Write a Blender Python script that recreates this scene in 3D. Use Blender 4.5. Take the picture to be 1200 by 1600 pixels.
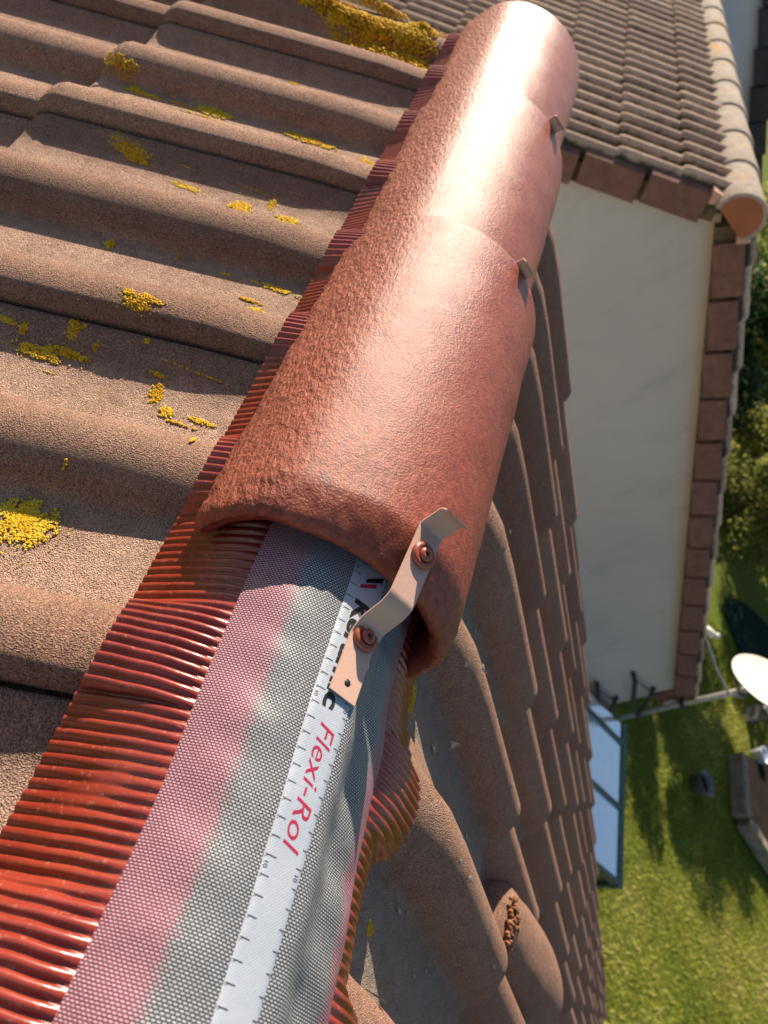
import bpy, math, random
import numpy as np
from mathutils import Vector, Matrix, noise
random.seed(7); np.random.seed(7)
sc = bpy.context.scene
col = sc.collection
for o in list(bpy.data.objects): bpy.data.objects.remove(o, do_unlink=True)

# ------------------------------------------------------------------ camera
F_PX = 1194.7
RM = ((0.7003501, 0.22953977, 0.67588551), (0.59086895, -0.71768038, -0.36852239), (0.40047923, 0.65745446, -0.63825545))
CAM = Vector((-0.2229, -0.6842, 0.3473))
cd = bpy.data.cameras.new('camera'); cam = bpy.data.objects.new('camera', cd); col.objects.link(cam)
cd.sensor_fit = 'HORIZONTAL'; cd.sensor_width = 36; cd.lens = F_PX/1200*36
cd.clip_start = .01; cd.clip_end = 1000
cd.dof.use_dof = True; cd.dof.focus_distance = .50; cd.dof.aperture_fstop = 14.0
r, d, f = [Vector(v) for v in RM]
m = Matrix((( r.x, -d.x, -f.x, CAM.x), (r.y, -d.y, -f.y, CAM.y), (r.z, -d.z, -f.z, CAM.z), (0, 0, 0, 1)))
# world -> camera rows are r, d, f, so the camera axes in world space are the rows themselves
cam.matrix_world = m
sc.camera = cam
sc.render.resolution_x = 768; sc.render.resolution_y = 1024

# ------------------------------------------------------------------ light
SUN_AZ, SUN_EL = -17.0, 28.0
sa, se = math.radians(SUN_AZ), math.radians(SUN_EL)
SD = Vector((math.sin(sa)*math.cos(se), math.cos(sa)*math.cos(se), math.sin(se)))
w = bpy.data.worlds.new("World"); sc.world = w; w.use_nodes = True
nt = w.node_tree; bg = nt.nodes['Background']
sky = nt.nodes.new('ShaderNodeTexSky'); sky.sky_type = 'NISHITA'; sky.sun_disc = False
sky.sun_elevation = se; sky.sun_rotation = math.radians(SUN_AZ); sky.air_density = 1.0; sky.dust_density = .6
nt.links.new(sky.outputs[0], bg.inputs[0]); bg.inputs[1].default_value = .07
sl = bpy.data.lights.new('sun', 'SUN'); sl.energy = 5.0; sl.angle = math.radians(.5); sl.color = (1, .86, .69)
so = bpy.data.objects.new('sun', sl); col.objects.link(so)
so.rotation_euler = SD.to_track_quat('Z', 'Y').to_euler()
sc.view_settings.view_transform = 'Standard'; sc.view_settings.look = 'None'
sc.view_settings.exposure = 1.0; sc.view_settings.gamma = 1
sc.view_settings.use_curve_mapping = False

# ------------------------------------------------------------------ helpers
def lin(r, g, b):
    q = lambda c: (c/255/12.92) if c/255 <= .04045 else ((c/255+.055)/1.055)**2.4
    return (q(r), q(g), q(b), 1)

class NT:
    def __init__(s, name):
        s.m = bpy.data.materials.new(name); s.m.use_nodes = True
        s.t = s.m.node_tree; s.b = s.t.nodes['Principled BSDF']; s.tc = s.t.nodes.new('ShaderNodeTexCoord')
    def n(s, kind, **kw):
        n = s.t.nodes.new('ShaderNode'+kind)
        for k, v in kw.items(): setattr(n, k, v)
        return n
    def put(s, sock, v):
        if hasattr(v, 'links'): s.t.links.new(v, sock)
        elif v is not None: sock.default_value = v
    def coord(s, scale=(1, 1, 1), src='Object', rot=(0, 0, 0)):
        mp = s.n('Mapping'); s.put(mp.inputs[0], s.tc.outputs[src] if isinstance(src, str) else src)
        mp.inputs['Scale'].default_value = scale; mp.inputs['Rotation'].default_value = rot
        return mp.outputs[0]
    def noise(s, sc_, det=4, rough=.55, vec=None, dist=0):
        n = s.n('TexNoise'); n.inputs['Scale'].default_value = sc_; n.inputs['Detail'].default_value = det
        n.inputs['Roughness'].default_value = rough; n.inputs['Distortion'].default_value = dist
        s.put(n.inputs['Vector'], vec if vec is not None else s.tc.outputs['Object']); return n.outputs[0]
    def voro(s, sc_, vec=None, feat='F1', out='Distance'):
        n = s.n('TexVoronoi', feature=feat); n.inputs['Scale'].default_value = sc_
        s.put(n.inputs['Vector'], vec if vec is not None else s.tc.outputs['Object']); return n.outputs[out]
    def ramp(s, v, *stops):
        n = s.n('ValToRGB'); e = n.color_ramp.elements
        while len(e) < len(stops): e.new(.5)
        for k, (p, c) in enumerate(stops):
            e[k].position = p; e[k].color = c if hasattr(c, '__len__') else (c, c, c, 1)
        s.put(n.inputs[0], v); return n.outputs[0]
    def mix(s, f, a, b, mode='MIX'):
        n = s.n('Mix', data_type='RGBA', blend_type=mode); s.put(n.inputs[0], f); s.put(n.inputs[6], a); s.put(n.inputs[7], b)
        return n.outputs[2]
    def math(s, op, a, b=None, c=None):
        n = s.n('Math', operation=op); s.put(n.inputs[0], a)
        if b is not None: s.put(n.inputs[1], b)
        if c is not None: s.put(n.inputs[2], c)
        return n.outputs[0]
    def bump(s, h, dist, strength=1, prev=None):
        n = s.n('Bump'); s.put(n.inputs['Height'], h); n.inputs['Distance'].default_value = dist; n.inputs['Strength'].default_value = strength
        if prev is not None: s.put(n.inputs['Normal'], prev)
        return n.outputs[0]
    def attr(s, name): 
        n = s.n('Attribute'); n.attribute_name = name; return n
    def out(s, base, rough=.8, nrm=None, spec=None, metal=None, **kw):
        s.put(s.b.inputs['Base Color'], base); s.put(s.b.inputs['Roughness'], rough)
        if nrm is not None: s.put(s.b.inputs['Normal'], nrm)
        if spec is not None: s.put(s.b.inputs['Specular IOR Level'], spec)
        if metal is not None: s.put(s.b.inputs['Metallic'], metal)
        for k, v in kw.items(): s.put(s.b.inputs[k.replace('_', ' ')], v)
        return s.m

def mesh(name, V, Fc, mat=None, parent=None, smooth=True, uv=None, attrs=None):
    me = bpy.data.meshes.new(name); me.from_pydata([tuple(v) for v in V], [], Fc); me.update()
    if smooth: me.polygons.foreach_set('use_smooth', [True]*len(me.polygons))
    if uv is not None:
        l = me.uv_layers.new(name='UVMap'); idx = np.zeros(len(me.loops), int); me.loops.foreach_get('vertex_index', idx)
        l.data.foreach_set('uv', np.asarray(uv, float)[idx].ravel())
    for k, a in (attrs or {}).items():
        at = me.attributes.new(k, 'FLOAT', 'POINT'); at.data.foreach_set('value', np.asarray(a, float))
    if mat: me.materials.append(mat)
    o = bpy.data.objects.new(name, me); col.objects.link(o)
    if parent: o.parent = parent
    return o

def tag(o, label=None, cat=None, group=None, kind=None):
    if label: o['label'] = label
    if cat: o['category'] = cat
    if group: o['group'] = group
    if kind: o['kind'] = kind
    return o

def empty(name, loc, label, cat, group=None):
    o = bpy.data.objects.new(name, None); col.objects.link(o); o.location = loc; o.empty_display_size = .05
    tag(o, label, cat, group); return o

class MB:
    def __init__(s): s.v = []; s.f = []; s.a = []
    def add(s, V, Fc, a=0):
        n = len(s.v); s.v += [tuple(p) for p in V]; s.f += [tuple(i+n for i in q) for q in Fc]; s.a += [a]*len(V)
    def grid(s, P, a=0, flip=False):            # P: rows x cols of points
        R, C_ = len(P), len(P[0]); n = len(s.v)
        for row in P: s.v += [tuple(p) for p in row]
        s.a += [a]*(R*C_)
        for i in range(R-1):
            for j in range(C_-1):
                q = (n+i*C_+j, n+i*C_+j+1, n+(i+1)*C_+j+1, n+(i+1)*C_+j)
                s.f.append(q[::-1] if flip else q)
    def box(s, lo, hi, M=None, bev=0):
        x0, y0, z0 = lo; x1, y1, z1 = hi
        if bev:
            b = bev; V = []; 
            # chamfered box: 24 verts
            import itertools
            idx = {}
            for sx, sy, sz in itertools.product((0, 1), repeat=3):
                X, Y, Z = (x0, x1)[sx], (y0, y1)[sy], (z0, z1)[sz]; dx = b if sx == 0 else -b; dy = b if sy == 0 else -b; dz = b if sz == 0 else -b
                idx[(sx, sy, sz)] = (len(V), len(V)+1, len(V)+2)
                V += [(X, Y+dy, Z+dz), (X+dx, Y, Z+dz), (X+dx, Y+dy, Z)]
            Fc = []
            for k in range(3):
                o1, o2 = [(1, 2), (0, 2), (0, 1)][k]
                for e in (0, 1):
                    q = []
                    for (a_, b_) in ((0, 0), (1, 0), (1, 1), (0, 1)):
                        key = [0, 0, 0]; key[k] = e; key[o1] = a_; key[o2] = b_; q.append(idx[tuple(key)][k])
                    Fc.append(tuple(q))
            for k in range(3):
                o1, o2 = [(1, 2), (0, 2), (0, 1)][k]
                for (a_, b_) in ((0, 0), (1, 0), (1, 1), (0, 1)):
                    key = [0, 0, 0]; key[o1] = a_; key[o2] = b_; key[k] = 0; A = idx[tuple(key)]; key[k] = 1; B = idx[tuple(key)]
                    Fc.append((A[o1], A[o2], B[o2], B[o1]))
            for t in idx.values(): Fc.append(t)
        else:
            V = [(x0, y0, z0), (x1, y0, z0), (x1, y1, z0), (x0, y1, z0), (x0, y0, z1), (x1, y0, z1), (x1, y1, z1), (x0, y1, z1)]
            Fc = [(0, 3, 2, 1), (4, 5, 6, 7), (0, 1, 5, 4), (1, 2, 6, 5), (2, 3, 7, 6), (3, 0, 4, 7)]
        if M is not None: V = [M @ Vector(p) for p in V]
        s.add(V, Fc)
    def tube(s, pts, r, n=10, cap=True):
        pts = [Vector(p) for p in pts]; rs = r if hasattr(r, '__len__') else [r]*len(pts); rows = []
        for i, p in enumerate(pts):
            t = (pts[min(i+1, len(pts)-1)]-pts[max(i-1, 0)]).normalized()
            a = t.orthogonal().normalized() if i == 0 else (rows_a - t*rows_a.dot(t)).normalized()
            rows_a = a; b = t.cross(a)
            rows.append([p+(a*math.cos(k*2*math.pi/n)+b*math.sin(k*2*math.pi/n))*rs[i] for k in range(n)])
        n0 = len(s.v)
        for rw in rows: s.v += [tuple(p) for p in rw]
        s.a += [0]*(n*len(rows))
        for i in range(len(rows)-1):
            for k in range(n): s.f.append((n0+i*n+k, n0+i*n+(k+1) % n, n0+(i+1)*n+(k+1) % n, n0+(i+1)*n+k))
        if cap: s.f.append(tuple(n0+k for k in range(n))[::-1]); s.f.append(tuple(n0+(len(rows)-1)*n+k for k in range(n)))
    def lathe(s, prof, M, n=28):                # prof: (r, z)
        n0 = len(s.v)
        for (r_, z) in prof:
            for k in range(n): s.v.append(tuple(M @ Vector((r_*math.cos(2*math.pi*k/n), r_*math.sin(2*math.pi*k/n), z))))
        s.a += [0]*(n*len(prof))
        for i in range(len(prof)-1):
            for k in range(n): s.f.append((n0+i*n+k, n0+i*n+(k+1) % n, n0+(i+1)*n+(k+1) % n, n0+(i+1)*n+k))
    def build(s, name, mat, parent=None, smooth=False, attr=None):
        o = mesh(name, s.v, s.f, mat, parent, smooth, attrs={attr: s.a} if attr else None)
        import bmesh
        bm = bmesh.new(); bm.from_mesh(o.data); bmesh.ops.recalc_face_normals(bm, faces=bm.faces); bm.to_mesh(o.data); bm.free()
        return o

PITCH = 0.5827; CP, SP = math.cos(PITCH), math.sin(PITCH)
NN = Vector((-SP, 0, CP)); NF = Vector((SP, 0, CP))
def near_pt(d, y, h): return Vector((-d*CP, y, -d*SP)) + NN*h
def far_pt(d, y, h): return Vector((d*CP, y, -d*SP)) + NF*h

# ------------------------------------------------------------------ materials
def m_tile(name, cA, cB, cG, cP, grain=560, dirt=1.0):
    t = NT(name)
    g = t.noise(grain, 2, .7)
    base = t.mix(t.ramp(g, (.30, 0.), (.72, 1.)), cA, cB)
    big = t.noise(9, 5, .6)
    base = t.mix(t.math('MULTIPLY', t.ramp(big, (.38, 0.), (.68, 1.)), .65*dirt), base, cG)
    tint = t.attr('tint').outputs['Fac']
    base = t.mix(t.math('MULTIPLY', tint, .5), base, t.mix(.5, cA, (.16, .085, .065, 1)))
    pn = t.math('MULTIPLY', t.attr('pan').outputs['Fac'], t.ramp(t.noise(22, 5, .7), (.25, .25), (.6, .85)))
    base = t.mix(pn, base, cP)
    mid = t.noise(60, 4, .7)
    base = t.mix(t.math('MULTIPLY', t.ramp(mid, (.45, 0.), (.75, 1.)), .35), base, (.12, .085, .06, 1))
    dark_mask = t.noise(28, 6, .75)  # random moss blotches
    base = t.mix(t.math('MULTIPLY', t.ramp(dark_mask, (.60, 0.), (.70, 1.)), .35*dirt), base, (.17, .12, .06, 1))
    pit = t.noise(900, 2, .6)
    base = t.mix(t.math('MULTIPLY', t.ramp(pit, (.34, 1.), (.44, 0.)), .75), base, (.07, .035, .022, 1))
    spk = t.voro(520)
    base = t.mix(t.ramp(spk, (.10, .6), (.25, 0.)), base, (.50, .43, .36, 1))
    n1 = t.bump(t.voro(grain*1.8), .0018, 1.0)
    n1 = t.bump(t.noise(grain*2, 2, .7), .0008, .8, n1)
    n2 = t.bump(t.noise(120, 3, .6), .0018, .6, n1)
    n3 = t.bump(t.noise(16, 2, .5), .008, .35, n2)
    return t.out(base, .88, n3, .25)
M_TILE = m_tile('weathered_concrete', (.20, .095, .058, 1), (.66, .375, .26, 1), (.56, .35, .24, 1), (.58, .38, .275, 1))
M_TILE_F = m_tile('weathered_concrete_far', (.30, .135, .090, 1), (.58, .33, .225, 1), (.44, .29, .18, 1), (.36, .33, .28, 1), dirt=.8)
def m_cap():
    t = NT('red_ridge_concrete')
    fl = t.attr('flank').outputs['Fac']
    base = t.mix(t.ramp(t.noise(180, 3, .7), (.3, 0.), (.7, 1.)), (.13, .024, .012, 1), (.36, .080, .038, 1))
    base = t.mix(t.math('MULTIPLY', t.ramp(t.noise(14, 4, .6), (.35, 0.), (.7, 1.)), .5), base, (.33, .090, .048, 1))
    base = t.mix(t.math('MULTIPLY', t.ramp(t.noise(1300, 2, .6), (.52, 0.), (.68, 1.)), .35), base, (.10, .028, .02, 1))
    # two scuffed dark rings and a few pin holes in the surface
    for (c, r0, asp) in (((-.0365, -.3915, .081), .0021, 1.9), ((-.0305, -.374, .083), .0024, 1.4)):
        mp = t.n('Mapping'); t.put(mp.inputs[0], t.tc.outputs['Object']); mp.vector_type = 'POINT'
        mp.inputs['Location'].default_value = (-c[0]*asp, -c[1], -c[2]); mp.inputs['Scale'].default_value = (asp, 1, 1)
        ln = t.n('VectorMath', operation='LENGTH'); t.put(ln.inputs[0], mp.outputs[0])
        dd = t.math('ABSOLUTE', t.math('SUBTRACT', ln.outputs['Value'], r0))
        mk = t.math('MULTIPLY', t.ramp(t.math('MULTIPLY', dd, 400), (.15, 1.), (.5, 0.)), t.ramp(t.noise(900, 2, .5), (.42, 0.), (.55, 1.)))
        base = t.mix(t.math('MULTIPLY', mk, .8), base, (.03, .028, .03, 1))
    rough = t.math('MULTIPLY_ADD', t.noise(60, 3, .6), .18, .31)
    rough = t.math('ADD', rough, t.math('MULTIPLY', fl, .24))
    st = t.coord((1, .45, 1))
    b1 = t.bump(t.noise(1000, 3, .8), .0007, .55)
    b2 = t.bump(t.voro(560), .0007, .28, b1)
    lump = t.math('MULTIPLY', t.noise(260, 3, .6, st, 0), t.math('MULTIPLY_ADD', fl, 1.0, .10))
    b3 = t.bump(lump, .0034, .9, b2)
    return t.out(base, rough, b3, .36)
M_CAP = m_cap()
def m_flash():
    t = NT('painted_red_aluminium')
    base = t.mix(t.ramp(t.noise(25, 3, .6), (.35, 0.), (.7, 1.)), (.20, .022, .013, 1), (.28, .040, .022, 1))
    base = t.mix(t.math('MULTIPLY', t.ramp(t.noise(300, 4, .7), (.58, 0.), (.7, 1.)), .4), base, (.45, .25, .18, 1))
    return t.out(base, t.math('MULTIPLY_ADD', t.noise(90, 3, .6), .16, .18), t.bump(t.noise(240, 3, .5), .0004, .3), .5)
M_FLASH = m_flash()
def m_weave():
    t = NT('woven_ridge_membrane')
    uv = t.tc.outputs['UV']
    wob = t.n('TexNoise'); wob.inputs['Scale'].default_value = 22; wob.inputs['Detail'].default_value = 2; t.put(wob.inputs['Vector'], uv)
    wv = t.n('VectorMath', operation='MULTIPLY_ADD'); t.put(wv.inputs[0], wob.outputs['Color']); wv.inputs[1].default_value = (.0012, .0022, 0); t.put(wv.inputs[2], uv)
    br = t.n('TexBrick', offset=.5, offset_frequency=2, squash=1); t.put(br.inputs['Vector'], wv.outputs[0])
    for k, v in (('Scale', 1), ('Brick Width', .00225), ('Row Height', .00140), ('Mortar Size', .00042), ('Mortar Smooth', .9), ('Bias', -.2)): br.inputs[k].default_value = v
    br.inputs['Color1'].default_value = (1, 1, 1, 1); br.inputs['Color2'].default_value = (.72, .72, .72, 1); br.inputs['Mortar'].default_value = (0, 0, 0, 1)
    sx = t.n('SeparateXYZ'); t.put(sx.inputs[0], uv)
    # pink dyed yarn at both borders, grey elsewhere
    u = sx.outputs[0]
    un = t.math('ADD', u, t.math('MULTIPLY', t.math('SUBTRACT', t.noise(300, 2, .5), .5), .008))
    pink = t.math('MAXIMUM', t.ramp(t.math('MULTIPLY', un, 5), (.140, 1.), (.175, 0.)), t.ramp(t.math('MULTIPLY', un, 5), (.68, 0.), (.72, 1.)))
    yarn = t.mix(pink, (.44, .45, .47, 1), (.52, .34, .38, 1))
    gap = t.mix(pink, (.010, .010, .009, 1), (.20, .010, .040, 1))
    cell = t.n('RGBToBW'); t.put(cell.inputs[0], br.outputs['Color'])
    base = t.mix(t.math('SUBTRACT', 1, br.outputs['Fac']), gap, t.mix(cell.outputs[0], (.05, .05, .05, 1), yarn))
    nr = t.bump(t.math('SUBTRACT', 1, br.outputs['Fac']), .0007, .8)
    return t.out(base, .42, nr, .5)
M_WEAVE = m_weave()
def m_tape():
    t = NT('printed_white_tape')
    uv = t.coord((1, 1, 1), 'UV', (0, 0, math.radians(45)))
    br = t.n('TexBrick', offset=0); t.put(br.inputs['Vector'], uv)
    for k, v in (('Scale', 1), ('Brick Width', .0012), ('Row Height', .0012), ('Mortar Size', .0003), ('Mortar Smooth', 1)): br.inputs[k].default_value = v
    base = t.mix(t.math('MULTIPLY', br.outputs['Fac'], .5), (.40, .44, .49, 1), (.34, .38, .43, 1))
    base = t.mix(t.ramp(t.noise(80, 5, .7), (.6, 0.), (.75, .35)), base, (.33, .33, .33, 1))
    nr = t.bump(t.noise(120, 3, .6), .0006, .3, t.bump(br.outputs['Fac'], .0002, .35))
    return t.out(base, .36, nr, .5)
M_TAPE = m_tape()
def m_simple(name, c, rough=.7, bump=None, spec=.5, metal=0, var=.15, vs=20):
    t = NT(name); c2 = tuple(x*(1-var*2) for x in c[:3])+(1,)
    base = t.mix(t.ramp(t.noise(vs, 4, .6), (.3, 0.), (.7, 1.)), c, c2)
    nr = t.bump(t.noise(bump[0], 4, .6), bump[1], .6) if bump else None
    return t.out(base, rough, nr, spec, metal)
M_INK = m_simple('black_ink', (.012, .012, .012, 1), .5)
M_RED = m_simple('crimson_ink', (.42, .012, .055, 1), .5)
M_CLIP = m_simple('salmon_painted_clip', (.56, .355, .265, 1), .40, (500, .0002), .4, var=.03)
M_WASH = m_simple('terracotta_painted_screw', (.36, .085, .045, 1), .28, (700, .0002), .5, var=.08)
M_DARK = m_simple('dark_socket', (.01, .008, .008, 1), .5)
M_WOOD = m_simple('ridge_batten_timber', (.30, .20, .12, 1), .8, (60, .001))

def m_lichen(name='lichen'):
    t = NT(name)
    a = t.attr('tint').outputs['Fac']
    base = t.ramp(a, (0., (.30, .11, .004, 1)), (.3, (.58, .27, .006, 1)), (.6, (.74, .44, .015, 1)), (.85, (.80, .58, .04, 1)), (1., (.50, .46, .16, 1)))
    base = t.mix(t.math('MULTIPLY', t.ramp(t.noise(500, 3, .7), (.45, 0.), (.7, 1.)), .5), base, (.20, .10, .006, 1))
    return t.out(base, .85, t.bump(t.noise(1500, 3, .7), .0008, .8), .2)
M_LICH = m_lichen()
def m_render():
    t = NT('painted_render')
    base = t.mix(t.ramp(t.noise(.8, 5, .6), (.35, 0.), (.7, 1.)), (.50, .455, .41, 1), (.43, .40, .37, 1))
    st = t.coord((1.6, 1, .5), rot=(0, math.radians(35), 0))
    base = t.mix(t.math('MULTIPLY', t.ramp(t.noise(2.6, 7, .72, st), (.54, 0.), (.72, 1.)), .5), base, (.26, .235, .215, 1))
    ed = t.attr('tint').outputs['Fac']
    base = t.mix(t.math('MULTIPLY', ed, .8), base, (.45, .30, .16, 1))
    return t.out(base, .9, t.bump(t.noise(60, 5, .7), .01, .4), .2)
M_REND = m_render()
def m_wing_roof():
    t = NT('weathered_wing_tiles')
    base = t.mix(t.ramp(t.noise(40, 5, .7), (.3, 0.), (.7, 1.)), (.42, .27, .19, 1), (.68, .50, .37, 1))
    base = t.mix(t.ramp(t.noise(5, 6, .75), (.60, 0.), (.70, .55)), base, (.33, .30, .21, 1))
    tint = t.attr('tint').outputs['Fac']
    base = t.mix(t.math('MULTIPLY', tint, .5), base, (.12, .07, .055, 1))
    ch = t.attr('dark_mask').outputs['Fac']
    ch_n = t.math('ADD', ch, t.math('MULTIPLY', t.math('SUBTRACT', t.noise(14, 5, .7), .5), .7))
    base = t.mix(t.ramp(ch_n, (.08, 0.), (.34, .95)), base, (.022, .024, .012, 1))  # greenish black, deepening from the roll crests into the channels
    return t.out(base, .9, t.bump(t.noise(120, 4, .7), .006, .6), .2)
M_WING = m_wing_roof()
def m_ridge_old():
    t = NT('lichened_old_ridge')
    base = t.mix(t.ramp(t.noise(22, 6, .7), (.3, 0.), (.7, 1.)), (.24, .19, .15, 1), (.40, .34, .28, 1))
    base = t.mix(t.ramp(t.noise(5.5, 5, .65, dist=.5), (.60, 0.), (.66, .9)), base, (.46, .23, .04, 1))
    return t.out(base, .9, t.bump(t.noise(70, 5, .7), .008, .6), .2)
M_ROLD = m_ridge_old()
M_VERGE = m_simple('verge_tile_clay', (.21, .105, .080, 1), .88, (60, .006), .2, var=.2, vs=14)
M_DISC = m_simple('orange_clay_disc', (.34, .12, .055, 1), .85, (60, .004), .2, var=.12, vs=10)
M_MORT = m_simple('dirty_mortar', (.17, .12, .07, 1), .95, (50, .01), .1, var=.3, vs=12)
M_MORT2 = m_simple('red_bedding_mortar', (.40, .19, .10, 1), .95, (260, .006), .1, var=.35, vs=160)
M_MORTP = m_simple('pink_bedding_mortar', (.62, .36, .27, 1), .95, (60, .006), .1, var=.1)
M_GALV = m_simple('weathered_galvanised_steel', (.42, .41, .37, 1), .42, (80, .001), .5, .55, var=.15)
M_IRON = m_simple('black_iron', (.03, .028, .026, 1), .6)
M_DISH = m_simple('cream_dish_paint', (.74, .71, .60, 1), .45, (20, .002), .4, var=.08)
M_PVC = m_simple('white_pvc', (.70, .70, .66, 1), .4)
M_GREENF = m_simple('dark_green_frame', (.05, .10, .075, 1), .45)

# ------------------------------------------------------------------ near roof tiles
def bell(y, w, H_):                              # round roll with a small fillet at its foot
    t_ = min(1, abs(y)/w); c_ = math.sqrt(max(0, 1-t_*t_))
    return H_*(c_*.78+.22*math.cos(t_*math.pi/2))*min(1, (1-t_)/.14)**.5 if t_ < 1 else 0
def tile_profile(H, HB):
    rollB = lambda y: bell(y, .041, HB)
    P = [(-.0205, .010), (-.0228, .014), (-.0232, .0185), (-.0222, .0215)]
    for k in range(1, 17): y = -.0222+k*.0662/16; P.append((y, max(rollB(y), .0215+.45*(y+.0222) if y < -.014 else 0)))
    P += [(.062, .0), (.078, -.0006), (.092, 0)]
    for k in range(0, 21): y = -.039+k*.078/20; P.append((.15+y, bell(y, .036, H)))
    P += [(.205, 0), (.225, .0003), (.238, .0020), (.249, .0064), (.260, .0125), (.2675, .0160), (.2712, .0172), (.2738, .0158), (.2752, .008), (.282, .004)]
    return P
PROFN, PROFF = tile_profile(.0305, .0355), tile_profile(.037, .041)
def prof_h(y, H=.0305, HB=.0355):                  # simple height for draping things
    y = (y+.0235) % .3 - .0235
    if y < .06: return bell(y, .041, HB)
    if y < .208: return bell(y-.15, .036, H)
    return .0172*max(0, min(1, (y-.228)/.043))**1.4
def hs(d, far=False):
    q = min(1, max(0, (d-.09)/(.12 if far else .07))); b = .52 if far else .74; return b+(1-b)*q*q*(3-2*q)
def prof_f(y): return prof_h(-(y-YF0), .037, .041)
YN0 = -.50; YF0 = -.487; SK = -.05; SKN = -.14
def slope_mesh(ptf, y0, sgn, noses, ylo, yhi, skew=0, hi_until=2):
    mb = MB(); mb.pan = []; PROF_ = PROFN if ptf is near_pt else PROFF
    n0, n1 = int(math.floor((ylo-y0)/.3)), int(math.ceil((yhi-y0)/.3))+5
    for i, dn in enumerate(noses):
        d0 = noses[i-1]-.045 if i else .088
        L = dn-d0; fine = i < hi_until
        ss = [0, .1, .25, .4, .55, .7, .85, .93] if fine else [0, .5, .9]
        rows = [(d0+L*s_, s_, 0) for s_ in ss] + [(dn-.020, 1, 0), (dn-.013, 1, 0), (dn-.008, 1, -.0005), (dn-.004, 1, -.001), (dn-.0015, 1, -.002), (dn, 1, -.005), (dn-.001, 1, -.016)]
        for k in range(n0, n1+1):
            yc = y0+.3*k; jit = (random.random()-.5)*.004; jh = random.random()*(.0006 if ptf is near_pt else .002); jy = (random.random()-.5)*(.0008 if ptf is near_pt else .004)
            tint = random.random(); P = []
            for (dd, s_, drop) in rows:
                row = []
                for (py, ph) in PROF_:
                    yy = yc+sgn*py
                    h = ph*hs(dd, ptf is far_pt) + ((.013 if ptf is near_pt else .017)*s_+jh if i or True else 0) + drop*(1.0 if ph > .004 else .8)
                    # rounded nose of each roll
                    e = (dn-dd)
                    if e < .026 and ph > .006: h -= (1-math.sqrt(max(0, 1-(1-e/.026)**2)))*.62*ph
                    Y = yy+jy+skew*(dd-(.5 if ptf is far_pt else .12))
                    row.append((dd+jit, Y, h))
                P.append(row)
            keep = [j for j in range(len(PROF_)) if all(ylo <= row[j][1] <= yhi for row in P)]
            if len(keep) < 2: continue
            PP = [[ptf(*row[j]) for j in keep] for row in P]
            mb.grid(PP, tint, flip=(sgn > 0)); mb.pan.extend([max(0, 1-max(0, PROF_[j][1]-.001)/.006) for _ in P for j in keep])
    return mb

house = empty('house', (0, 0, -5.6), 'near house with brown double roll tiled roof being re-ridged in the foreground', 'house')
inv = Matrix.Translation((0, 0, 5.6))
def par(o, p):                                   # parent while keeping the place where it was built
    o.parent = p; o.matrix_parent_inverse = Matrix.Translation(-p.location); return o
noses_n = [.462+.295*i for i in range(18)]
noses_f = [.475+.295*i for i in range(17)]
mbn = slope_mesh(near_pt, YN0, 1, noses_n, -3.4, .655, skew=SKN)
rn = mesh('roof_slope', mbn.v, mbn.f, M_TILE, attrs={'tint': mbn.a, 'pan': mbn.pan}); par(rn, house); rn['label'] = 'sunlit roof slope with yellow lichen'
mbf = slope_mesh(far_pt, YF0, -1, noses_f, -3.4, .53, skew=SK)
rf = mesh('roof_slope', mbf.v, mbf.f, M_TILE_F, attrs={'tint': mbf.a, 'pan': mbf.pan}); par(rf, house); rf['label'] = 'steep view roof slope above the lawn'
# underlay boards, walls, gutter
D_E = 5.15
mb = MB()
for pf in (near_pt, far_pt):
    for (a, b) in (((-3.38, .48)),):
        V = [pf(dd, y, h) for dd in (.0, D_E-.05) for y in (a, b) for h in (-.035, -.008)]
        mb.add(V, [(0, 1, 3, 2), (4, 6, 7, 5), (0, 4, 5, 1), (2, 3, 7, 6), (1, 5, 7, 3), (0, 2, 6, 4)])
par(mb.build('roof_deck', M_WOOD), house)
XE = 4.15; ZE = -D_E*SP
mb = MB(); mb.box((-XE+.1, -3.2, -5.6), (XE-.1, .44, ZE+.15))
zt = -.08
V = [(-XE+.1, y, ZE+.15) for y in (-3.2, .44)]+[(XE-.1, y, ZE+.15) for y in (-3.2, .44)]+[(0, y, zt) for y in (-3.2, .44)]
mb.add(V, [(0, 2, 4), (1, 5, 3), (0, 4, 5, 1), (2, 3, 5, 4)])
wl = mb.build('wall', M_REND); par(wl, house)
def gutter(x, y0, y1, z, name, mat):
    mb = MB(); n = 12; P = []
    for y in (y0, y1):
        P.append([(x+.055*math.cos(math.pi+math.pi*k/n), y, z+.055*math.sin(math.pi+math.pi*k/n)) for k in range(n+1)]+
                 [(x+.050*math.cos(-math.pi*k/n), y, z+.050*math.sin(-math.pi*k/n)) for k in range(n+1)])
    mb.grid(P)
    return mb.build(name, mat, smooth=True)
g = gutter((D_E+.34)*CP+.06, -3.4, .5, -(D_E+.28)*SP-.02, 'gutter', M_PVC); par(g, house)
mb = MB(); mb.tube([((D_E+.34)*CP+.06, -3.0, ZE-.25), (XE+.02, -3.0, ZE-.6), (XE+.02, -3.0, -5.55)], .035)
par(mb.build('downpipe', M_PVC, smooth=True), house)
mb = MB()
for pf in (near_pt, far_pt):
    V = [pf(dd, y, h) for dd in (.05, D_E-.1) for y in (.483, .50) for h in (-.16, -.012)]
    mb.add(V, [(0, 1, 3, 2), (4, 6, 7, 5), (0, 4, 5, 1), (2, 3, 7, 6), (1, 5, 7, 3), (0, 2, 6, 4)])
par(mb.build('bargeboard', M_PVC), house)

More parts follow.
